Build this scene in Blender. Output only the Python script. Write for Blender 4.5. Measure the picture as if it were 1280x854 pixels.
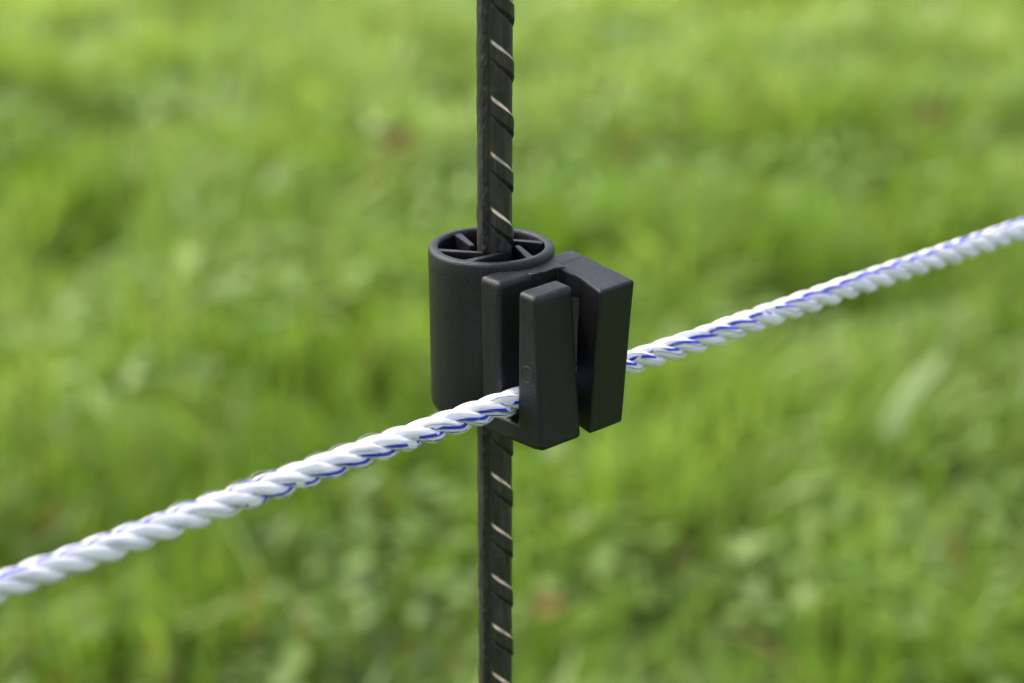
import bpy, bmesh, math, random
import numpy as np
from mathutils import Vector

random.seed(7)
rng = np.random.default_rng(11)
for o in list(bpy.data.objects):
    bpy.data.objects.remove(o)
scene = bpy.context.scene
COL = scene.collection
MM = 0.001
PI = math.pi

# ---------------------------------------------------------------- camera
cam_d = bpy.data.cameras.new("camera")
cam = bpy.data.objects.new("camera", cam_d)
COL.objects.link(cam)
CAM = Vector((0.0045, -0.5853, 0.8505))
PITCH = math.radians(20)
cam.location = CAM
cam.rotation_euler = (math.radians(90) - PITCH, 0, 0)
cam_d.lens = 100
cam_d.sensor_width = 36
cam_d.clip_start = 0.02
cam_d.clip_end = 2000
cam_d.dof.use_dof = True
cam_d.dof.focus_distance = 0.606
cam_d.dof.aperture_fstop = 11.5
scene.camera = cam

# ---------------------------------------------------------------- world, sun, exposure
SUN_EL, SUN_AZ = math.radians(52), math.radians(-62)     # azimuth from +Y, clockwise: sun to the left, beyond the fence
world = bpy.data.worlds.new("World")
scene.world = world
world.use_nodes = True
wn = world.node_tree
wn.nodes.clear()
sky = wn.nodes.new("ShaderNodeTexSky")
sky.sky_type = 'NISHITA'
sky.sun_disc = False
sky.sun_elevation = SUN_EL
sky.sun_rotation = SUN_AZ
sky.dust_density = 3.0
sky.air_density = 1.0
sky.ozone_density = 1.0
hs = wn.nodes.new("ShaderNodeHueSaturation")
hs.inputs["Saturation"].default_value = 0.55
bg = wn.nodes.new("ShaderNodeBackground")
bg.inputs["Strength"].default_value = 0.13
wo = wn.nodes.new("ShaderNodeOutputWorld")
wn.links.new(sky.outputs[0], hs.inputs["Color"])
wn.links.new(hs.outputs[0], bg.inputs[0])
wn.links.new(bg.outputs[0], wo.inputs[0])
sl = bpy.data.lights.new("sun", 'SUN')
sl.energy = 1.5
sl.angle = math.radians(14)
sl.color = (1.0, 0.95, 0.86)
sun = bpy.data.objects.new("sun", sl)
COL.objects.link(sun)
d = Vector((math.sin(SUN_AZ) * math.cos(SUN_EL), math.cos(SUN_AZ) * math.cos(SUN_EL), math.sin(SUN_EL)))
sun.rotation_euler = d.to_track_quat('Z', 'Y').to_euler()
sun.location = d * 20
vs = scene.view_settings
vs.view_transform = 'Standard'
vs.look = 'None'
vs.exposure = 1.25
vs.gamma = 1
vs.use_curve_mapping = False

# ---------------------------------------------------------------- helpers
def new_mat(name):
    m = bpy.data.materials.new(name)
    m.use_nodes = True
    nt = m.node_tree
    return m, nt, nt.nodes["Principled BSDF"]

def N(nt, t, **kw):
    n = nt.nodes.new(t)
    for k, v in kw.items():
        if k in n.inputs.keys():
            n.inputs[k].default_value = v
        else:
            setattr(n, k, v)
    return n

def ramp(nt, stops):
    r = nt.nodes.new("ShaderNodeValToRGB")
    e = r.color_ramp.elements
    e[0].position, e[0].color = stops[0][0], (*stops[0][1], 1)
    e[1].position, e[1].color = stops[-1][0], (*stops[-1][1], 1)
    for p, c in stops[1:-1]:
        x = e.new(p)
        x.color = (*c, 1)
    return r

def math_n(nt, op, a, b=None, c=None):
    n = nt.nodes.new("ShaderNodeMath")
    n.operation = op
    for i, v in enumerate((a, b, c)):
        if v is None:
            continue
        if isinstance(v, (int, float)):
            n.inputs[i].default_value = v
        else:
            nt.links.new(v, n.inputs[i])
    return n.outputs[0]

def thing(name, label, cat, loc=(0, 0, 0), rotz=0, group=None):
    o = bpy.data.objects.new(name, None)
    o.empty_display_size = 0.01
    COL.objects.link(o)
    o.location = loc
    o.rotation_euler = (0, 0, rotz)
    o["label"] = label
    o["category"] = cat
    if group:
        o["group"] = group
    return o

def link(name, me, mat, parent=None):
    o = bpy.data.objects.new(name, me)
    COL.objects.link(o)
    if mat:
        me.materials.append(mat)
    if parent:
        o.parent = parent
    return o

def mesh_np(name, v, f, smooth=True):
    """v (n,3) array, f (m,4) or (m,3) array of faces"""
    me = bpy.data.meshes.new(name)
    v = np.asarray(v, dtype=np.float32)
    f = np.asarray(f, dtype=np.int32)
    k = f.shape[1]
    me.vertices.add(len(v))
    me.vertices.foreach_set("co", v.ravel())
    me.loops.add(f.size)
    me.loops.foreach_set("vertex_index", f.ravel())
    me.polygons.add(len(f))
    me.polygons.foreach_set("loop_start", np.arange(len(f), dtype=np.int32) * k)
    me.polygons.foreach_set("loop_total", np.full(len(f), k, dtype=np.int32))
    me.update(calc_edges=True)
    me.polygons.foreach_set("use_smooth", np.full(len(f), smooth))
    me.validate()
    return me

def grid_faces(nr, nc, wrap=True):
    """rows nr, columns nc (wrapped)"""
    i = np.arange(nr - 1)[:, None]
    j = np.arange(nc if wrap else nc - 1)[None, :]
    j2 = (j + 1) % nc
    a = i * nc + j
    b = i * nc + j2
    return np.stack([a, b, b + nc, a + nc], -1).reshape(-1, 4)

# value noise for the meadow and for small unevenness
_T = rng.random((257, 257))
def vnoise(x, y, s):
    x = np.asarray(x) / s + 57.3
    y = np.asarray(y) / s + 31.7
    xi = np.floor(x).astype(int); yi = np.floor(y).astype(int)
    fx = x - xi; fy = y - yi
    fx = fx * fx * (3 - 2 * fx); fy = fy * fy * (3 - 2 * fy)
    g = lambda a, b: _T[a % 257, b % 257]
    return (g(xi, yi) * (1 - fx) * (1 - fy) + g(xi + 1, yi) * fx * (1 - fy)
            + g(xi, yi + 1) * (1 - fx) * fy + g(xi + 1, yi + 1) * fx * fy)

def on_ground(px, py, h=0.0):
    """point of the meadow seen at a pixel of the 1280 x 854 photograph"""
    f = 1280 / 36 * 100
    x, y = (px - 640) / f, -(py - 427) / f
    dx, dy, dz = x, math.cos(PITCH) + y * math.sin(PITCH), -math.sin(PITCH) + y * math.cos(PITCH)
    t = (h - CAM.z) / dz
    return Vector((CAM.x + dx * t, CAM.y + dy * t, h))

# ---------------------------------------------------------------- materials
# ground
m_ground, nt, b = new_mat("soil_and_moss")
tc = N(nt, "ShaderNodeTexCoord")
no = N(nt, "ShaderNodeTexNoise", Scale=9.0, Detail=8.0, Roughness=0.65)
nt.links.new(tc.outputs["Object"], no.inputs["Vector"])
r = ramp(nt, [(0.3, (0.030, 0.045, 0.010)), (0.5, (0.060, 0.105, 0.016)), (0.7, (0.085, 0.13, 0.025))])
nt.links.new(no.outputs["Fac"], r.inputs[0])
nt.links.new(r.outputs[0], b.inputs["Base Color"])
b.inputs["Roughness"].default_value = 0.95
bp = N(nt, "ShaderNodeBump", Strength=0.6, Distance=0.02)
nt.links.new(no.outputs["Fac"], bp.inputs["Height"])
nt.links.new(bp.outputs[0], b.inputs["Normal"])

def leaf_material(name, rough=0.45, trans=0.35):
    m, nt, b = new_mat(name)
    at = N(nt, "ShaderNodeAttribute", attribute_name="tint")
    nt.links.new(at.outputs["Color"], b.inputs["Base Color"])
    b.inputs["Roughness"].default_value = rough
    tr = N(nt, "ShaderNodeBsdfTranslucent")
    mu = N(nt, "ShaderNodeMixRGB", blend_type='MULTIPLY')
    mu.inputs[0].default_value = 1
    mu.inputs[2].default_value = (1.15, 1.25, 0.55, 1)
    nt.links.new(at.outputs["Color"], mu.inputs[1])
    nt.links.new(mu.outputs[0], tr.inputs["Color"])
    mx = N(nt, "ShaderNodeMixShader")
    mx.inputs[0].default_value = trans
    nt.links.new(b.outputs[0], mx.inputs[1])
    nt.links.new(tr.outputs[0], mx.inputs[2])
    nt.links.new(mx.outputs[0], nt.nodes["Material Output"].inputs[0])
    return m
m_grass = leaf_material("grass_blade", 0.42, 0.4)
m_weed = leaf_material("weed_leaf", 0.5, 0.3)

m_dry, nt, b = new_mat("dry_leaf")
tc = N(nt, "ShaderNodeTexCoord")
no = N(nt, "ShaderNodeTexNoise", Scale=60.0, Detail=4.0)
nt.links.new(tc.outputs["Object"], no.inputs["Vector"])
r = ramp(nt, [(0.3, (0.12, 0.090, 0.022)), (0.7, (0.22, 0.170, 0.055))])
nt.links.new(no.outputs["Fac"], r.inputs[0])
nt.links.new(r.outputs[0], b.inputs["Base Color"])
b.inputs["Roughness"].default_value = 0.9
b.inputs["Specular IOR Level"].default_value = 0.1

m_straw, nt, b = new_mat("pale_blade")
tc = N(nt, "ShaderNodeTexCoord")
no = N(nt, "ShaderNodeTexNoise", Scale=40.0, Detail=4.0)
nt.links.new(tc.outputs["Object"], no.inputs["Vector"])
r = ramp(nt, [(0.3, (0.27, 0.38, 0.12)), (0.7, (0.40, 0.50, 0.20))])
nt.links.new(no.outputs["Fac"], r.inputs[0])
nt.links.new(r.outputs[0], b.inputs["Base Color"])
b.inputs["Roughness"].default_value = 0.5

# moulded black plastic with a fine eroded grain and a film of dust
m_plastic, nt, b = new_mat("black_moulded_plastic")
tc = N(nt, "ShaderNodeTexCoord")
gr = N(nt, "ShaderNodeTexNoise", Scale=3300.0, Detail=4.0, Roughness=0.6)
gr2 = N(nt, "ShaderNodeTexNoise", Scale=260.0, Detail=5.0, Roughness=0.6)
sp = N(nt, "ShaderNodeTexNoise", Scale=1500.0, Detail=2.0, Roughness=0.5)
for n_ in (gr, gr2, sp):
    nt.links.new(tc.outputs["Object"], n_.inputs["Vector"])
r = ramp(nt, [(0.25, (0.0032, 0.0034, 0.0048)), (0.75, (0.0066, 0.0068, 0.0088))])
nt.links.new(gr2.outputs["Fac"], r.inputs[0])
dust = ramp(nt, [(0.60, (0, 0, 0)), (0.74, (1, 1, 1))])
nt.links.new(sp.outputs["Fac"], dust.inputs[0])
film = N(nt, "ShaderNodeTexNoise", Scale=170.0, Detail=6.0, Roughness=0.7)
nt.links.new(tc.outputs["Object"], film.inputs["Vector"])
film_r = ramp(nt, [(0.45, (0, 0, 0)), (0.72, (1, 1, 1))])
nt.links.new(film.outputs["Fac"], film_r.inputs[0])
geo = N(nt, "ShaderNodeNewGeometry")
sepn = N(nt, "ShaderNodeSeparateXYZ")
nt.links.new(geo.outputs["Normal"], sepn.inputs[0])
lying = math_n(nt, 'MULTIPLY_ADD', math_n(nt, 'MAXIMUM', sepn.outputs["Z"], 0.0), 0.85, 0.15)   # dust settles on the tops
dusty = math_n(nt, 'MULTIPLY', math_n(nt, 'MULTIPLY_ADD', film_r.outputs[0], 0.12, math_n(nt, 'MULTIPLY', dust.outputs[0], 0.55)), lying)
mx = N(nt, "ShaderNodeMixRGB")
nt.links.new(dusty, mx.inputs[0])
nt.links.new(r.outputs[0], mx.inputs[1])
mx.inputs[2].default_value = (0.125, 0.123, 0.122, 1)
nt.links.new(mx.outputs[0], b.inputs["Base Color"])
rr = N(nt, "ShaderNodeMapRange")
rr.inputs["To Min"].default_value = 0.30
rr.inputs["To Max"].default_value = 0.50
nt.links.new(gr2.outputs["Fac"], rr.inputs["Value"])
nt.links.new(rr.outputs[0], b.inputs["Roughness"])
b.inputs["Specular IOR Level"].default_value = 0.42
bp = N(nt, "ShaderNodeBump", Strength=1.0, Distance=0.00015)
nt.links.new(gr.outputs["Fac"], bp.inputs["Height"])
nt.links.new(bp.outputs[0], b.inputs["Normal"])

# weathered steel bar
m_steel, nt, b = new_mat("dark_weathered_steel")
tc = N(nt, "ShaderNodeTexCoord")
mp = N(nt, "ShaderNodeMapping")
mp.inputs["Scale"].default_value = (1, 1, 0.1)
nt.links.new(tc.outputs["Object"], mp.inputs["Vector"])
st = N(nt, "ShaderNodeTexNoise", Scale=900.0, Detail=5.0, Roughness=0.65)
nt.links.new(mp.outputs[0], st.inputs["Vector"])
bl = N(nt, "ShaderNodeTexNoise", Scale=130.0, Detail=5.0, Roughness=0.6)
nt.links.new(tc.outputs["Object"], bl.inputs["Vector"])
r = ramp(nt, [(0.25, (0.017, 0.016, 0.016)), (0.55, (0.044, 0.041, 0.037)), (0.8, (0.10, 0.088, 0.070))])
nt.links.new(st.outputs["Fac"], r.inputs[0])
rust = ramp(nt, [(0.58, (0, 0, 0)), (0.75, (1, 1, 1))])
nt.links.new(bl.outputs["Fac"], rust.inputs[0])
mx = N(nt, "ShaderNodeMixRGB")
nt.links.new(math_n(nt, 'MULTIPLY', rust.outputs[0], 0.5), mx.inputs[0])
nt.links.new(r.outputs[0], mx.inputs[1])
mx.inputs[2].default_value = (0.12, 0.07, 0.035, 1)
at = N(nt, "ShaderNodeAttribute", attribute_name="worn_glint")       # worn crests of the ribs, with their highlight painted in
mw = N(nt, "ShaderNodeMixRGB")
wv = math_n(nt, 'MULTIPLY', at.outputs["Fac"], math_n(nt, 'ADD', math_n(nt, 'MULTIPLY', st.outputs["Fac"], 1.1), 0.42))
nt.links.new(wv, mw.inputs[0])
nt.links.new(mx.outputs[0], mw.inputs[1])
mw.inputs[2].default_value = (0.90, 0.68, 0.46, 1)
a2 = N(nt, "ShaderNodeAttribute", attribute_name="scale")      # shade along the lengthwise ribs, painted in as a dark strip
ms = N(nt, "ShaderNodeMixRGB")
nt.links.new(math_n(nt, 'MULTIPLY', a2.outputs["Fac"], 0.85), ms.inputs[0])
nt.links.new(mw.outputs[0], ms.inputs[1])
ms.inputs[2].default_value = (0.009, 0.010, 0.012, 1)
nt.links.new(ms.outputs[0], b.inputs["Base Color"])
b.inputs["Metallic"].default_value = 0.25
rr = N(nt, "ShaderNodeMapRange")
rr.inputs["To Min"].default_value = 0.28
rr.inputs["To Max"].default_value = 0.6
nt.links.new(st.outputs["Fac"], rr.inputs["Value"])
nt.links.new(rr.outputs[0], b.inputs["Roughness"])
bp = N(nt, "ShaderNodeBump", Strength=0.5, Distance=0.0002)
nt.links.new(st.outputs["Fac"], bp.inputs["Height"])
nt.links.new(bp.outputs[0], b.inputs["Normal"])

# white rope yarn with a blue tracer; uv: x = angle round the strand in turns, y = metres along the rope
PHI0, PHIS = 18.0, 400.0        # degrees, degrees per metre
m_yarn, nt, b = new_mat("white_yarn_blue_tracer")
uv = N(nt, "ShaderNodeUVMap", uv_map="UVMap")
sep = N(nt, "ShaderNodeSeparateXYZ")
nt.links.new(uv.outputs[0], sep.inputs[0])
fi_m = N(nt, "ShaderNodeMapping")
fi_m.inputs["Scale"].default_value = (26, 140, 1)
nt.links.new(uv.outputs[0], fi_m.inputs["Vector"])
fi = N(nt, "ShaderNodeTexNoise", Scale=1.0, Detail=3.0, Roughness=0.6)
nt.links.new(fi_m.outputs[0], fi.inputs["Vector"])
jit_m = N(nt, "ShaderNodeMapping")
jit_m.inputs["Scale"].default_value = (0, 90, 1)
nt.links.new(uv.outputs[0], jit_m.inputs["Vector"])
jit = N(nt, "ShaderNodeTexNoise", Scale=1.0, Detail=1.0)
nt.links.new(jit_m.outputs[0], jit.inputs["Vector"])
def tracer(off, half):
    phi = math_n(nt, 'MULTIPLY_ADD', sep.outputs["Y"], PHIS / 360, (PHI0 + off) / 360)
    phi = math_n(nt, 'ADD', phi, math_n(nt, 'MULTIPLY_ADD', jit.outputs["Fac"], 0.10, -0.05))
    dd = math_n(nt, 'SUBTRACT', sep.outputs["X"], phi)
    dd = math_n(nt, 'WRAP', dd, 0.5, -0.5)
    dd = math_n(nt, 'ABSOLUTE', dd)
    return math_n(nt, 'LESS_THAN', dd, half)
main_on = math_n(nt, 'GREATER_THAN', sep.outputs["Y"], -0.088)         # the tracer dives into the core here ...
back_on = math_n(nt, 'LESS_THAN', sep.outputs["Y"], -0.075)            # ... and a second one comes up on the far side
mask = math_n(nt, 'MAXIMUM', math_n(nt, 'MULTIPLY', tracer(0, 0.030), main_on), math_n(nt, 'MULTIPLY', tracer(112, 0.022), back_on))
r = ramp(nt, [(0.28, (0.40, 0.39, 0.47)), (0.47, (0.88, 0.86, 0.92)), (0.8, (0.93, 0.92, 0.95))])
nt.links.new(fi.outputs["Fac"], r.inputs[0])
gap_m = N(nt, "ShaderNodeMapping")
gap_m.inputs["Scale"].default_value = (3, 170, 1)
nt.links.new(uv.outputs[0], gap_m.inputs["Vector"])
gap = N(nt, "ShaderNodeTexNoise", Scale=1.0, Detail=1.0)
nt.links.new(gap_m.outputs[0], gap.inputs["Vector"])
mask = math_n(nt, 'MULTIPLY', mask, math_n(nt, 'GREATER_THAN', gap.outputs["Fac"], 0.42))
thin = math_n(nt, 'MULTIPLY', tracer(-34, 0.011), math_n(nt, 'GREATER_THAN', gap.outputs["Fac"], 0.50))
thin = math_n(nt, 'MULTIPLY', thin, math_n(nt, 'LESS_THAN', sep.outputs["Y"], 0.0))
mask = math_n(nt, 'MAXIMUM', mask, thin)
mx = N(nt, "ShaderNodeMixRGB")
nt.links.new(mask, mx.inputs[0])
nt.links.new(r.outputs[0], mx.inputs[1])
mx.inputs[2].default_value = (0.02, 0.04, 0.62, 1)
nt.links.new(mx.outputs[0], b.inputs["Base Color"])
b.inputs["Roughness"].default_value = 0.62
b.inputs["Subsurface Weight"].default_value = 0.6
b.inputs["Subsurface Radius"].default_value = (1, 1, 1)
b.inputs["Subsurface Scale"].default_value = 0.0010
bp = N(nt, "ShaderNodeBump", Strength=0.9, Distance=0.00016)
nt.links.new(fi.outputs["Fac"], bp.inputs["Height"])
nt.links.new(bp.outputs[0], b.inputs["Normal"])

m_wire, nt, b = new_mat("thin_conductor_wire")
b.inputs["Base Color"].default_value = (0.42, 0.40, 0.36, 1)
b.inputs["Metallic"].default_value = 1
b.inputs["Roughness"].default_value = 0.3

# ---------------------------------------------------------------- ground
xs = np.concatenate([np.linspace(-400, -8, 30), np.linspace(-7.5, 7.5, 150), np.linspace(8, 400, 30)])
ys = np.concatenate([np.linspace(-400, -5, 30), np.linspace(-4.5, 12, 160), np.linspace(12.5, 600, 40)])
X, Y = np.meshgrid(xs, ys)
near = np.clip(1 - np.hypot(X, Y - 2) / 20, 0, 1)
Z = ((vnoise(X, Y, 0.45) - 0.5) * 0.018 + (vnoise(X, Y, 0.17) - 0.5) * 0.008) * near - 0.004
V = np.stack([X, Y, Z], -1).reshape(-1, 3)
g = link("ground", mesh_np("ground", V, grid_faces(len(ys), len(xs), False)), m_ground)
g["kind"] = "structure"

# ---------------------------------------------------------------- meadow grass
def meadow_colour(x, y, k):
    """leaf colour of blade k at (x, y)"""
    n = len(x)
    a = vnoise(x, y, 0.16); b_ = vnoise(x + 9, y - 4, 0.07); c = vnoise(x - 3, y + 8, 0.42)
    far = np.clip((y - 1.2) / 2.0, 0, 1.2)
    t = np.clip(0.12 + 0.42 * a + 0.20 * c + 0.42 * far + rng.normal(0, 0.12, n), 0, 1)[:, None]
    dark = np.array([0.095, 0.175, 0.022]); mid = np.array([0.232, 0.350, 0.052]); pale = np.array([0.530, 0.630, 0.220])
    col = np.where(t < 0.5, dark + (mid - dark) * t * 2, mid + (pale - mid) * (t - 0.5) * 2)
    blu = (b_ > 0.66)[:, None] * np.array([0.05, 0.06, 0.045])
    col = col + blu * rng.random((n, 1))
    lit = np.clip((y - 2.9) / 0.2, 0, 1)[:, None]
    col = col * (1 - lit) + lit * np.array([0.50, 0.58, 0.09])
    dead = rng.random(n) < 0.035 + 0.06 * (vnoise(x + 21, y + 2, 0.25) > 0.72)
    col[dead] = np.array([0.30, 0.22, 0.09]) * (0.6 + 0.7 * rng.random((dead.sum(), 1)))
    col *= (0.85 + 0.3 * rng.random((n, 1)))
    return col

def blades(n, x0, x1, y0, y1, hole=None, wscale=1.0, hmean=0.055):
    x = rng.uniform(x0, x1, n); y = rng.uniform(y0, y1, n)
    if hole:
        m = ~((x > hole[0]) & (x < hole[1]) & (y > hole[2]) & (y < hole[3]))
        x, y = x[m], y[m]
    cl = vnoise(x + 5, y + 5, 0.11)
    keep = rng.random(len(x)) < 0.30 + 1.1 * np.clip(cl - 0.15, 0, 1)
    x, y, cl = x[keep], y[keep], cl[keep]
    n = len(x)
    h = hmean * (0.45 + 1.1 * cl) * rng.uniform(0.6, 1.5, n)
    w = rng.uniform(0.0018, 0.0042, n) * wscale
    az = rng.uniform(0, 2 * PI, n) + 0.0
    lean = np.clip(rng.normal(0.45, 0.28, n), 0, 1.3)
    comb = vnoise(x + 2, y - 7, 0.3) * 4 * PI
    lx = np.cos(az) * 0.7 + 0.5 * np.cos(comb); ly = np.sin(az) * 0.7 + 0.5 * np.sin(comb)
    fa = rng.uniform(0, PI, n)
    wx, wy = np.cos(fa), np.sin(fa)
    pts = []
    for s, ww in ((0, 0.8), (0.38, 1.0), (0.74, 0.7)):
        bx = x + lx * lean * h * s * s * 1.3; by = y + ly * lean * h * s * s * 1.3
        bz = h * (s - 0.32 * lean * s * s) - 0.004
        for sg in (-1, 1):
            pts.append(np.stack([bx + sg * wx * w * ww / 1, by + sg * wy * w * ww / 1, bz], -1))
    s = 1.0
    tip = np.stack([x + lx * lean * h * 1.3, y + ly * lean * h * 1.3, h * (1 - 0.32 * lean) - 0.004], -1)
    pts.append(tip + np.stack([wx, wy, 0 * wx], -1) * (w * 0.12)[:, None])
    pts.append(tip - np.stack([wx, wy, 0 * wx], -1) * (w * 0.12)[:, None])
    P = np.stack(pts, 1)                       # n, 8, 3
    P[:, 6:8] = P[:, [7, 6]]
    base = np.arange(n)[:, None] * 8
    F = np.concatenate([base + np.array([[0, 1, 3, 2]]), base + np.array([[2, 3, 5, 4]]), base + np.array([[4, 5, 7, 6]])], 0)
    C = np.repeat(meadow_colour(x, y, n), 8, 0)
    return P.reshape(-1, 3), F, C

def leaves(n, x0, x1, y0, y1):
    """low round weed leaves (clover and the like) in patches"""
    x = rng.uniform(x0, x1, n); y = rng.uniform(y0, y1, n)
    p = vnoise(x + 13, y + 3, 0.2)
    m = p > 0.52
    x, y, p = x[m], y[m], p[m]
    n = len(x)
    R = rng.uniform(0.004, 0.009, n)
    hz = rng.uniform(0.012, 0.05, n)
    tilt = rng.uniform(0, 0.7, n); ta = rng.uniform(0, 2 * PI, n)
    ring = []
    for k in range(6):
        a = k * PI / 3
        rr_ = R * (1.0 if k % 3 else 1.25)
        px = np.cos(a + ta) * rr_; py = np.sin(a + ta) * rr_
        ring.append(np.stack([x + px, y + py, hz + np.cos(a) * rr_ * np.sin(tilt)], -1))
    P = np.stack(ring, 1)
    base = np.arange(n)[:, None] * 6
    F = np.concatenate([base + np.array([[0, 1, 2, 3]]), base + np.array([[3, 4, 5, 0]])], 0)
    t = rng.random((n, 1))
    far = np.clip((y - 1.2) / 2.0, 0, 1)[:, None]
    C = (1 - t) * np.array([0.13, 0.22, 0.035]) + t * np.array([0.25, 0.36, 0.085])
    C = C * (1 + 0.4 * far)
    return P.reshape(-1, 3), F, np.repeat(C, 6, 0)

def vegetation(name, groups, mat, label, cat):
    off = 0; VV, FF, CC = [], [], []
    for v, f, c in groups:
        VV.append(v); FF.append(f + off); CC.append(c); off += len(v)
    V = np.concatenate(VV); F = np.concatenate(FF); C = np.concatenate(CC)
    me = mesh_np(name, V, F, True)
    at = me.color_attributes.new("tint", 'FLOAT_COLOR', 'POINT')
    at.data.foreach_set("color", np.concatenate([C, np.ones((len(C), 1))], 1).astype(np.float32).ravel())
    o = link(name, me, mat)
    o["kind"] = "stuff"; o["label"] = label; o["category"] = cat
    return o

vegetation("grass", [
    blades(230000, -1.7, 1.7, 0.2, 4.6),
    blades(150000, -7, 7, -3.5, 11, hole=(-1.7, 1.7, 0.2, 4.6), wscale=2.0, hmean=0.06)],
    m_grass, "out of focus green meadow grass behind and below the fence", "grass")
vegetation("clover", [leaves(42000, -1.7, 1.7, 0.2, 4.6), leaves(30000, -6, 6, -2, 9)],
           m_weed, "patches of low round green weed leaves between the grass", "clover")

# dry leaves and the broad pale blade that read through the blur
def dry_leaf(px, py, size, rot, label):
    p = on_ground(px, py, 0.068)
    n, m_ = 14, 7
    V = []
    for i in range(n):
        s = i / (n - 1)
        w = math.sin(PI * s ** 0.8) ** 0.8 * 0.5 * (1 + 0.18 * math.sin(i * 2.6)) + 0.01
        for j in range(m_):
            q = (j / (m_ - 1) - 0.5) * 2
            V.append(((s - 0.5) * size, q * w * size * 0.75, 0.25 * size * (q * q * w + (s - 0.5) ** 2 * 0.9) + 0.02 * size * math.sin(j * 2 + i)))
    me = mesh_np("dry_leaf", V, grid_faces(n, m_, False))
    o = link("dry_leaf", me, m_dry)
    so = o.modifiers.new("thickness", 'SOLIDIFY'); so.thickness = 0.0006
    o.location = (p.x, p.y, 0.068)
    o.rotation_euler = (math.radians(35), math.radians(random.uniform(-15, 15)), rot)
    o["label"] = label; o["category"] = "leaf"; o["group"] = "dry leaves lying in the meadow"
    return o
dry_leaf(497, 176, 0.045, 0.5, "small brown dry leaf in the grass just left of the steel post")
dry_leaf(1162, 142, 0.042, 1.4, "reddish brown dry leaf in the upper right of the grass")
dry_leaf(470, 24, 0.042, 2.2, "pale brown dry leaf far back near the top edge, left of the post")
dry_leaf(686, 757, 0.026, 0.1, "faint pinkish dry leaf low in the grass just right of the post")

pa = on_ground(1106, 548, 0.070); pb = on_ground(1184, 440, 0.120)
pb = Vector((pb.x, pb.y, pb.z))
V = []
for i in range(16):
    s = i / 15
    wq = 0.0068 * math.sin(PI * min(1, 0.12 + 0.86 * s)) ** 0.7
    c = pa.lerp(pb, s) + Vector((0, 0, 0.006 * math.sin(PI * s)))
    for q in (-1, -0.5, 0, 0.5, 1):
        V.append((c.x + q * wq * 0.95, c.y - q * wq * 0.2, c.z - q * wq * 0.25 + 0.0015 * abs(q)))
me = mesh_np("broad_grass_blade", V, grid_faces(16, 5, False))
o = link("broad_grass_blade", me, m_straw)
so = o.modifiers.new("thickness", 'SOLIDIFY'); so.thickness = 0.0004
o["label"] = "single broad pale blade leaning right, behind the rope at right"; o["category"] = "grass blade"

# ---------------------------------------------------------------- steel fence post (ribbed bar)
PX, PY = 0.8, 0.4
th = np.linspace(0, 360, 192, endpoint=False)
zz = np.concatenate([np.arange(-60, 515, 2.0), np.arange(515, 800, 0.2), np.arange(800, 1060, 2.0), [1060]])
TH, ZZ = np.meshgrid(th, zz)
def envelope(rel, span, e):
    return np.clip(np.minimum(rel, span - rel) / e, 0, 1) ** 0.8
R = 3.80 + 0.0 * TH
R += 0.16 * (vnoise(TH / 22, ZZ / 8, 1.0) - 0.5) + 0.10 * (vnoise(np.cos(np.radians(TH)) * 5, ZZ / 1.3, 1.0) - 0.5)
worn_glint = np.zeros_like(R)  # worn upper edge of each rib, painted highlight included
for s0, zoff, hs_, ws_ in ((256.0, 669.6, 0.62, 1.0), (76.0, 675.0, 0.26, 0.1)):
    rel = (TH - s0) % 360
    ins = rel < 113
    ztop = zoff - 0.063 * rel + 0.4 * np.sin(np.radians(rel * 1.2))
    wob = 0.25 * (vnoise(ZZ / 12.3, rel * 0 + s0, 1.0) - 0.5)
    dz = (ztop - ZZ + wob) % 12.27             # 0 at the crest's upper edge, growing downward
    up = np.clip(dz / 0.85, 0, 1); dn = np.clip((4.2 - dz) / 0.15, 0, 1)
    prof = np.where(dz < 4.2, np.minimum(up, dn), 0)
    h = hs_ * envelope(rel, 113, 34) * ins
    R += h * prof
    gr_ = np.clip(np.minimum((dz - 4.1) / 0.15, (5.1 - dz) / 0.5), 0, 1)      # notch added under each rib to deepen its shadow line
    R -= 0.42 * gr_ * envelope(rel, 113, 22) * ins * ws_
    worn_glint = np.maximum(worn_glint, (0.45 + 0.95 * vnoise(ZZ / 2.1, TH / 16, 1.0)) * np.where((dz < 0.95), np.sin(np.clip((dz + 0.12) / 1.07, 0, 1) * PI), 0) * envelope(rel, 113, 12) * ins * ws_)
for c0 in (241.0, 61.0):                        # lengthwise ribs
    dth = np.abs((TH - c0 + 180) % 360 - 180)
    R += np.clip((13 - dth) / 4, 0, 1) * (0.45 + 0.30 * (vnoise(ZZ / 5, ZZ * 0, 1.0) - 0.5) + 0.22 * (vnoise(ZZ / 1.1, TH / 7, 1.0) - 0.5))
rib_shade = np.zeros_like(R)  # painted shade: darkens the colour along the lengthwise ribs
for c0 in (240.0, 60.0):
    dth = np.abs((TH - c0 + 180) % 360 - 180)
    rib_shade = np.maximum(rib_shade, np.clip((14 - dth) / 5, 0, 1) * (0.5 + 0.6 * vnoise(ZZ / 11, TH / 14, 1.0)))
    rib_shade = np.clip(rib_shade, 0, 1)
bend = 0.15 * np.sin(ZZ / 55)
V = np.stack([(R * np.cos(np.radians(TH)) + bend) * MM, R * np.sin(np.radians(TH)) * MM, ZZ * MM], -1).reshape(-1, 3)
F = grid_faces(len(zz), len(th))
me = mesh_np("fence_post", V, F)
bmx = bmesh.new(); bmx.from_mesh(me); bmx.verts.ensure_lookup_table()
nv = len(bmx.verts)
bmx.faces.new([bmx.verts[i] for i in range(nv - len(th), nv)])
bmx.to_mesh(me); bmx.free()
at = me.attributes.new("worn_glint", 'FLOAT', 'POINT')
at.data.foreach_set("value", worn_glint.astype(np.float32).ravel())
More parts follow.
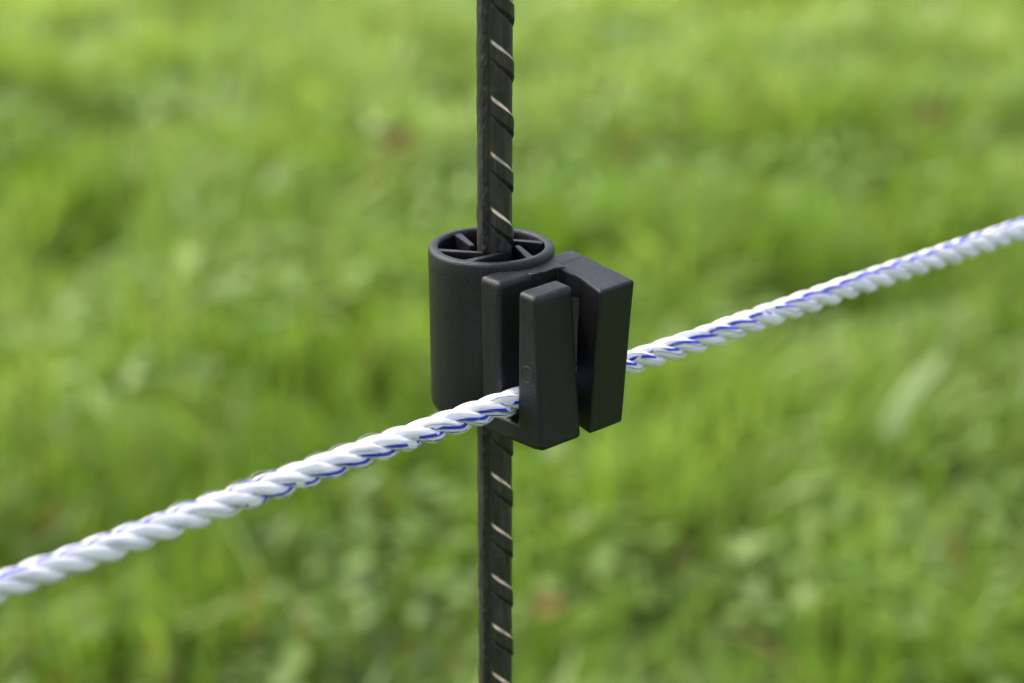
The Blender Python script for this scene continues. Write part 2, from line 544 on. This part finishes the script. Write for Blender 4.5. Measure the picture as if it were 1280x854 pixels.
at = me.attributes.new("scale", 'FLOAT', 'POINT')  # carries the painted rib shade to the material
at.data.foreach_set("value", rib_shade.astype(np.float32).ravel())
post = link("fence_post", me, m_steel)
post.location = (PX * MM, PY * MM, 0)
post["label"] = "dark ribbed steel rod standing upright in the meadow, holding the black insulator"
post["category"] = "fence post"

# ---------------------------------------------------------------- insulator
ins_root = thing("fence_insulator", "black plastic tube insulator with hooked clip on the ribbed post, rope running through it",
                 "insulator", (0, 0, 0.623))
ZB = 623.0      # world height (mm) of the sleeve's foot = local 0
# sleeve: lathe
prof = [(11.7, 0.8), (12.0, 0.1), (12.6, 0.0)]
for k in range(9):
    a = -PI / 2 + k / 8 * PI / 2
    prof.append((13.45 - 1.9 + 1.9 * math.cos(a) - 0.05, 1.9 + 1.9 * math.sin(a)))
prof += [(13.42, 8.0), (13.55, 22.0), (13.7, 33.0)]
for k in range(1, 9):
    a = k / 8 * PI / 2
    prof.append((12.75 + 1.0 * math.cos(a), 35.6 + 1.2 * math.sin(a)))
prof += [(12.3, 36.82), (11.9, 36.75), (11.62, 36.5), (11.5, 36.0), (11.4, 30.0), (11.3, 10.0), (11.4, 2.0), (11.55, 1.2)]
NT = 160
a = np.linspace(0, 2 * PI, NT, endpoint=False)
rows = []
for (rr_, z) in prof:
    wob = 0.05 * np.sin(3 * a + 1) + 0.03 * np.sin(7 * a)
    rows.append(np.stack([(rr_ + wob) * np.cos(a), (rr_ + wob) * np.sin(a), np.full(NT, z)], -1))
rows.append(rows[0])
V = np.concatenate(rows) * MM
F = grid_faces(len(rows), NT)
me = mesh_np("sleeve", V, F)
link("sleeve", me, m_plastic, ins_root)

def temp_eval(bm, mods):
    me = bpy.data.meshes.new("tmp"); bm.to_mesh(me); bm.free()
    o = bpy.data.objects.new("tmp", me); COL.objects.link(o)
    for fn in mods:
        fn(o)
    dg = bpy.context.evaluated_depsgraph_get()
    dg.update()
    out = bpy.data.meshes.new_from_object(o.evaluated_get(dg))
    bpy.data.objects.remove(o)
    return out

def add_prism(bm, poly, z0, z1, fn=None):
    """closed prism over a polygon [(x, y)]; fn maps (x, y, z) to a point"""
    fn = fn or (lambda x, y, z: (x, y, z))
    lo = [bm.verts.new(fn(x, y, z0)) for x, y in poly]
    hi = [bm.verts.new(fn(x, y, z1)) for x, y in poly]
    n = len(poly)
    bm.faces.new(lo[::-1]); bm.faces.new(hi)
    for i in range(n):
        bm.faces.new((lo[i], lo[(i + 1) % n], hi[(i + 1) % n], hi[i]))

# six fins, pinwheel
for k, al in enumerate((130, 190, 243, 318, 13, 72)):
    A0 = math.radians(al); A1 = math.radians(al + (62 if k == 2 else 50))
    p0 = Vector((11.6 * math.cos(A0), 11.6 * math.sin(A0))); p1 = Vector((PX + 4.9 * math.cos(A1), PY + 4.9 * math.sin(A1)))
    dr = (p1 - p0).normalized(); nr = Vector((-dr.y, dr.x)) * 0.78
    bm = bmesh.new()
    add_prism(bm, [tuple(p0 - nr * 1.25), tuple(p1 - nr * .8), tuple(p1 + nr * .8), tuple(p0 + nr * 1.25)], 0.6, 36.45 - 0.2 * (k % 2))
    bmesh.ops.recalc_face_normals(bm, faces=bm.faces)
    bmesh.ops.bevel(bm, geom=[e for e in bm.edges], offset=0.14, segments=2, affect='EDGES')
    bmesh.ops.scale(bm, vec=(MM, MM, MM), verts=bm.verts)
    me = bpy.data.meshes.new("fin"); bm.to_mesh(me); bm.free()
    for p in me.polygons: p.use_smooth = False
    link("fin", me, m_plastic, ins_root)

# clip: three bodies in (u, n, z): u along the rope, n outward, z down from the top of the clip
TOPZ = 658.3 - ZB
PHI = math.radians(45)
UX = np.array([math.cos(PHI), math.sin(PHI), 0]); NX = np.array([math.sin(PHI), -math.cos(PHI), 0])
def box8(bm, lo, hi):
    """lo, hi: four (u, n, zdown) corners each, same winding"""
    a_ = [bm.verts.new(p) for p in lo]; b_ = [bm.verts.new(p) for p in hi]
    bm.faces.new(a_[::-1]); bm.faces.new(b_)
    for i in range(4):
        bm.faces.new((a_[i], a_[(i + 1) % 4], b_[(i + 1) % 4], b_[i]))
def bevelled(fn, off, seg=3):
    b2 = bmesh.new(); fn(b2)
    bmesh.ops.recalc_face_normals(b2, faces=b2.faces)
    bmesh.ops.bevel(b2, geom=list(b2.edges), offset=off, segments=seg, affect='EDGES', profile=0.5)
    return b2
def merge(dst, src):
    me = bpy.data.meshes.new("t"); src.to_mesh(me); src.free(); dst.from_mesh(me); bpy.data.meshes.remove(me)

clip = bmesh.new()
# back plate (deep enough to grow into the sleeve, top following the clip's top)
merge(clip, bevelled(lambda q: box8(q, [(0, -2.2, 0), (26.8, -0.6, 0), (26.6, 5.0, 0.45), (0, 4.2, 0.3)],
                                       [(0, -1.2, 34.6), (25.6, -1.2, 34.6), (25.6, 4.4, 34.6), (0, 4.0, 34.8)]), 1.25, 4))
# floor joining plate and tongue
merge(clip, bevelled(lambda q: box8(q, [(0, 0, 30.0), (12.2, 0, 30.0), (12.2, 14.5, 30.6), (0, 14.5, 30.6)],
                                       [(0, 0, 34.6), (12.2, 0, 34.6), (12.2, 15.3, 35.0), (0, 15.3, 35.0)]), 0.6, 2))
# tongue
merge(clip, bevelled(lambda q: box8(q, [(0.15, 9.2, 0.7), (11.7, 9.2, 0.7), (11.7, 14.4, 1.2), (0.15, 14.4, 1.2)],
                                       [(0, 9.2, 35.0), (12.3, 9.2, 35.0), (12.3, 16.9, 35.0), (0, 16.9, 35.0)]), 1.15, 4))
# hook: bridge on top, block in front
def loft(bm, lo, hi):
    a_ = [bm.verts.new(p) for p in lo]; b_ = [bm.verts.new(p) for p in hi]
    bm.faces.new(a_[::-1]); bm.faces.new(b_)
    for i in range(len(lo)):
        bm.faces.new((a_[i], a_[(i + 1) % len(lo)], b_[(i + 1) % len(lo)], b_[i]))
def drop(n_): return 0.10 * max(n_, 0)
out = [(16.9, -0.75), (26.9, -0.75), (25.6, 17.0), (15.5, 17.0), (17.1, 10.7)]
merge(clip, bevelled(lambda q: loft(q, [(u_, n_, drop(n_)) for u_, n_ in out], [(u_ - .1, n_, 6.2) for u_, n_ in out]), 0.5, 2))
merge(clip, bevelled(lambda q: loft(q, [(17.1, 10.7, drop(10.7)), (26.05, 10.7, drop(10.7)), (25.4, 19.4, drop(19.4)), (14.7, 19.4, drop(19.4))],
                                       [(16.2, 10.4, 34.6), (24.7, 10.4, 34.6), (24.3, 17.4, 34.6), (13.9, 17.4, 34.6)]), 0.62, 3))
# ragged sprue flash where plate and bridge meet
poly = [(9.2, 3.6)]
rr2 = random.Random(4)
for k in range(18):
    poly.append((9.2 + 8.2 * k / 17, 5.0 + 0.5 * k / 17 + rr2.uniform(-0.22, 0.25)))
poly += [(17.6, 6.5), (18.2, 3.6)]
add_prism(clip, poly, 0.25, 1.1)
bmesh.ops.recalc_face_normals(clip, faces=clip.faces)
def m1(o):
    q = o.modifiers.new("r", 'REMESH'); q.mode = 'VOXEL'; q.voxel_size = 0.14; q.adaptivity = 0
def m2(o):
    q = o.modifiers.new("s", 'SMOOTH'); q.factor = 0.5; q.iterations = 5
tmp = temp_eval(clip, [m1, m2])
n = len(tmp.vertices)
co = np.empty(n * 3, dtype=np.float32); tmp.vertices.foreach_get("co", co); co = co.reshape(-1, 3).astype(float)
quads = np.empty(len(tmp.polygons) * 4, dtype=np.int32)
tmp.loops.foreach_get("vertex_index", quads); quads = quads.reshape(-1, 4)
# slight sink and waviness of the moulding
co[:, 1] += 0.10 * (vnoise(co[:, 0], co[:, 2], 7.0) - 0.5)
co[:, 0] += 0.10 * (vnoise(co[:, 1], co[:, 2] + 50, 7.0) - 0.5)
cen = co[quads].mean(1)
W = UX * (co[:, :1] - 13.5) + NX * (co[:, 1:2] + 12.0)
W[:, 2] = TOPZ - co[:, 2]
W *= MM
is_tongue = (cen[:, 1] > 8.2) & (cen[:, 0] < 13.3)
is_hook = (~is_tongue) & (cen[:, 1] > 5.2) & (cen[:, 0] > 13.3)
is_plate = ~(is_tongue | is_hook)
for nm, msk in (("back_plate", is_plate), ("tongue", is_tongue), ("hook", is_hook)):
    fq = quads[msk]
    idx, inv = np.unique(fq, return_inverse=True)
    fq = inv.reshape(-1, 4)
    # faces keep an outward winding: the map to the world mirrors once (z down) and (u, n) is left-handed
    me = mesh_np(nm, W[idx], fq)
    link(nm, me, m_plastic, ins_root)

# round ejector mark on the tongue's side
bm = bmesh.new()
ring_n, ring_m = 40, 8
vv = []
for i in range(ring_n):
    A = 2 * PI * i / ring_n
    for j in range(ring_m):
        B_ = 2 * PI * j / ring_m
        rr_ = 1.75 + 0.15 * math.cos(B_)
        uu = 0.10 - 0.12 * math.sin(B_) ; nn = 12.35 + rr_ * math.cos(A); zd = 18.6 + rr_ * math.sin(A)
        p = UX * (uu - 13.5) + NX * (nn + 12.0)
        vv.append((p[0] * MM, p[1] * MM, (TOPZ - zd) * MM))
ff = []
for i in range(ring_n):
    for j in range(ring_m):
        ff.append((i * ring_m + j, i * ring_m + (j + 1) % ring_m, ((i + 1) % ring_n) * ring_m + (j + 1) % ring_m, ((i + 1) % ring_n) * ring_m + j))
bm.free()
link("moulding_mark", mesh_np("moulding_mark", vv, ff), m_plastic, ins_root)

# ---------------------------------------------------------------- rope
rope = thing("fence_rope", "white twisted electric fence rope with blue tracer yarn, passing through the black insulator",
             "rope", (float(NX[0]) * 0.0187, float(NX[1]) * 0.0187, 0.6314))
T = np.concatenate([np.arange(-900, -190, 1.2), np.arange(-190, 260, 0.35), np.arange(260, 1400, 1.2)])
kt = np.array([-900, -133, -60, -8, 30, 50, 100, 173, 1400]); kz = np.array([8.0, 0.4, 1.0, 0.5, -0.6, -1.1, -1.4, -3.0, -40.0])
off = np.interp(T, kt, kz)
ker = np.hanning(61); ker /= ker.sum()
off = np.convolve(np.pad(off, 30, mode='edge'), ker, mode='valid')
side = 0.35 * (vnoise(T, T * 0 + 3, 38.0) - 0.5)
LAY = 20.6
def strand_centre(k):
    al = -2 * PI * T / LAY + 2 * PI * k / 3 + 0.6 + 0.25 * (vnoise(T, T * 0 + 1, 45.0) - 0.5)
    Rc = 1.42 + 0.10 * (vnoise(T, T * 0 + k * 5, 9.0) - 0.5)
    return al, Rc
def to_world(t, nn, z):
    P = UX[None, :] * t[:, None] + NX[None, :] * (nn + side)[:, None]
    P[:, 2] = z + off
    return P * MM
for k in range(3):
    al, Rc = strand_centre(k)
    NB = 36
    be = np.linspace(0, 2 * PI, NB, endpoint=False)
    BE, AL = np.meshgrid(be, al)
    # flattened against its neighbours: wider along the tangent than along the radius
    dlt = BE - AL
    rr_ = 1 / np.sqrt((np.cos(dlt) / 1.36) ** 2 + (np.sin(dlt) / 1.54) ** 2)
    TT = np.repeat(T[:, None], NB, 1)
    rr_ *= 1.03 + 0.03 * np.clip(TT / 100, 0, 1) + 0.16 * (vnoise(TT / 17 + 13 * k, TT * 0 + 2, 1.0) - 0.5)
    rr_ += 0.16 * (vnoise(BE / (2 * PI) * 9, TT / 14 + 7 * k, 1.0) - 0.5) + 0.055 * np.sin(BE * 11 + 1.6 * np.sin(TT / 9 + k)) * (0.4 + 1.2 * vnoise(TT / 11, BE * 1.6 + k, 1.0)) + 0.10 * (vnoise(TT / 3.2 + 40 * k, BE * 1.3, 1.0) - 0.5)
    nn = Rc[:, None] * np.cos(AL) + rr_ * np.cos(BE); zz_ = Rc[:, None] * np.sin(AL) + rr_ * np.sin(BE)
    P = UX * TT[..., None] + NX * (nn + side[:, None])[..., None]
    P[..., 2] = zz_ + off[:, None]
    F = grid_faces(len(T), NB)
    me = bpy.data.meshes.new("strand")
    me = mesh_np("strand", P.reshape(-1, 3) * MM, F)
    uvl = me.uv_layers.new(name="UVMap")
    li = np.empty(len(me.loops), dtype=np.int32); me.loops.foreach_get("vertex_index", li)
    row = li // NB
    d_ = (dlt + PI) % (2 * PI) - PI
    gam = AL + 0.4 * d_ + 0.6 * np.arctan2(rr_ * np.sin(d_), Rc[:, None] + rr_ * np.cos(d_))
    gam = ((gam + PI) % (2 * PI) - PI) / (2 * PI)
    u4 = gam.ravel()[li].reshape(-1, 4)
    u4 = u4 - np.round(u4 - u4[:, :1])
    uvs = np.stack([u4.ravel(), T[row] * MM + 0.0], -1).astype(np.float32)
    uvl.data.foreach_set("uv", uvs.ravel())
    link("strand", me, m_yarn, rope)

def wire(k, beta_off, bulge, seed):
    al, Rc = strand_centre(k)
    be = np.radians(PHI0 + PHIS * T * MM + beta_off) + 0.5 * (vnoise(T, T * 0 + seed, 17.0) - 0.5)
    dlt = be - al
    rr_ = 1 / np.sqrt((np.cos(dlt) / 1.38) ** 2 + (np.sin(dlt) / 1.56) ** 2)
    loose = vnoise(T, T * 0 + seed + 2, 24.0)
    rr_ = rr_ + 0.05 + bulge * 1.0 * np.clip(np.cos(dlt), 0, 1) ** 3 * np.clip(loose * 1.8 - 0.55, 0, 1)
    cn = Rc * np.cos(al) + rr_ * np.cos(be); cz = Rc * np.sin(al) + rr_ * np.sin(be)
    sel = (T > -200) & (T < 270)
    Ts = T[sel]; cn = cn[sel] + side[sel]; cz = cz[sel] + off[sel]
    w = 0.085
    rows = []
    for j in range(5):
        q = 2 * PI * j / 5
        P = UX[None] * Ts[:, None] + NX[None] * (cn + w * math.cos(q))[:, None]
        P[:, 2] = cz + w * math.sin(q)
        rows.append(P)
    V = np.stack(rows, 1).reshape(-1, 3) * MM
    link("conductor_wire", mesh_np("conductor_wire", V, grid_faces(len(Ts), 5)), m_wire, rope)
for k, bo, bu, sd in ((0, -22, 0.35, 3), (1, 20, 0.45, 8), (2, -30, 0.3, 15), (0, 118, 0.9, 21), (1, 140, 0.9, 33), (2, 128, 0.8, 41)):
    wire(k, bo, bu, sd)

# stray fibres standing off the yarn
hr = random.Random(5)
VV, FF = [], []
for i in range(230):
    t0 = hr.uniform(-150, 200); ln = hr.uniform(1.5, 6.0); b0 = hr.uniform(0, 2 * PI)
    db = hr.uniform(-0.5, 0.5); lift = hr.uniform(0.1, 0.8); w = 0.022
    z0 = float(np.interp(t0, T, off)); s0 = float(np.interp(t0, T, side))
    base = len(VV); ns = 8
    for q in range(ns):
        f_ = q / (ns - 1)
        rr_ = 2.45 + lift * (math.sin(PI * f_) if i % 3 else f_ * f_)
        be_ = b0 + db * f_
        c = UX * (t0 + ln * f_) + NX * (s0 + rr_ * math.cos(be_))
        c[2] = z0 + rr_ * math.sin(be_)
        for j in range(3):
            A = 2 * PI * j / 3
            p = c + NX * (w * math.cos(A)); p[2] += w * math.sin(A)
            VV.append(tuple(p * MM))
    for q in range(ns - 1):
        for j in range(3):
            FF.append((base + q * 3 + j, base + q * 3 + (j + 1) % 3, base + (q + 1) * 3 + (j + 1) % 3, base + (q + 1) * 3 + j))
m_fuzz, nt, b = new_mat("loose_white_fibre")
b.inputs["Base Color"].default_value = (0.8, 0.8, 0.82, 1)
link("loose_fibres", mesh_np("loose_fibres", VV, FF), m_fuzz, rope)["kind"] = "stuff"
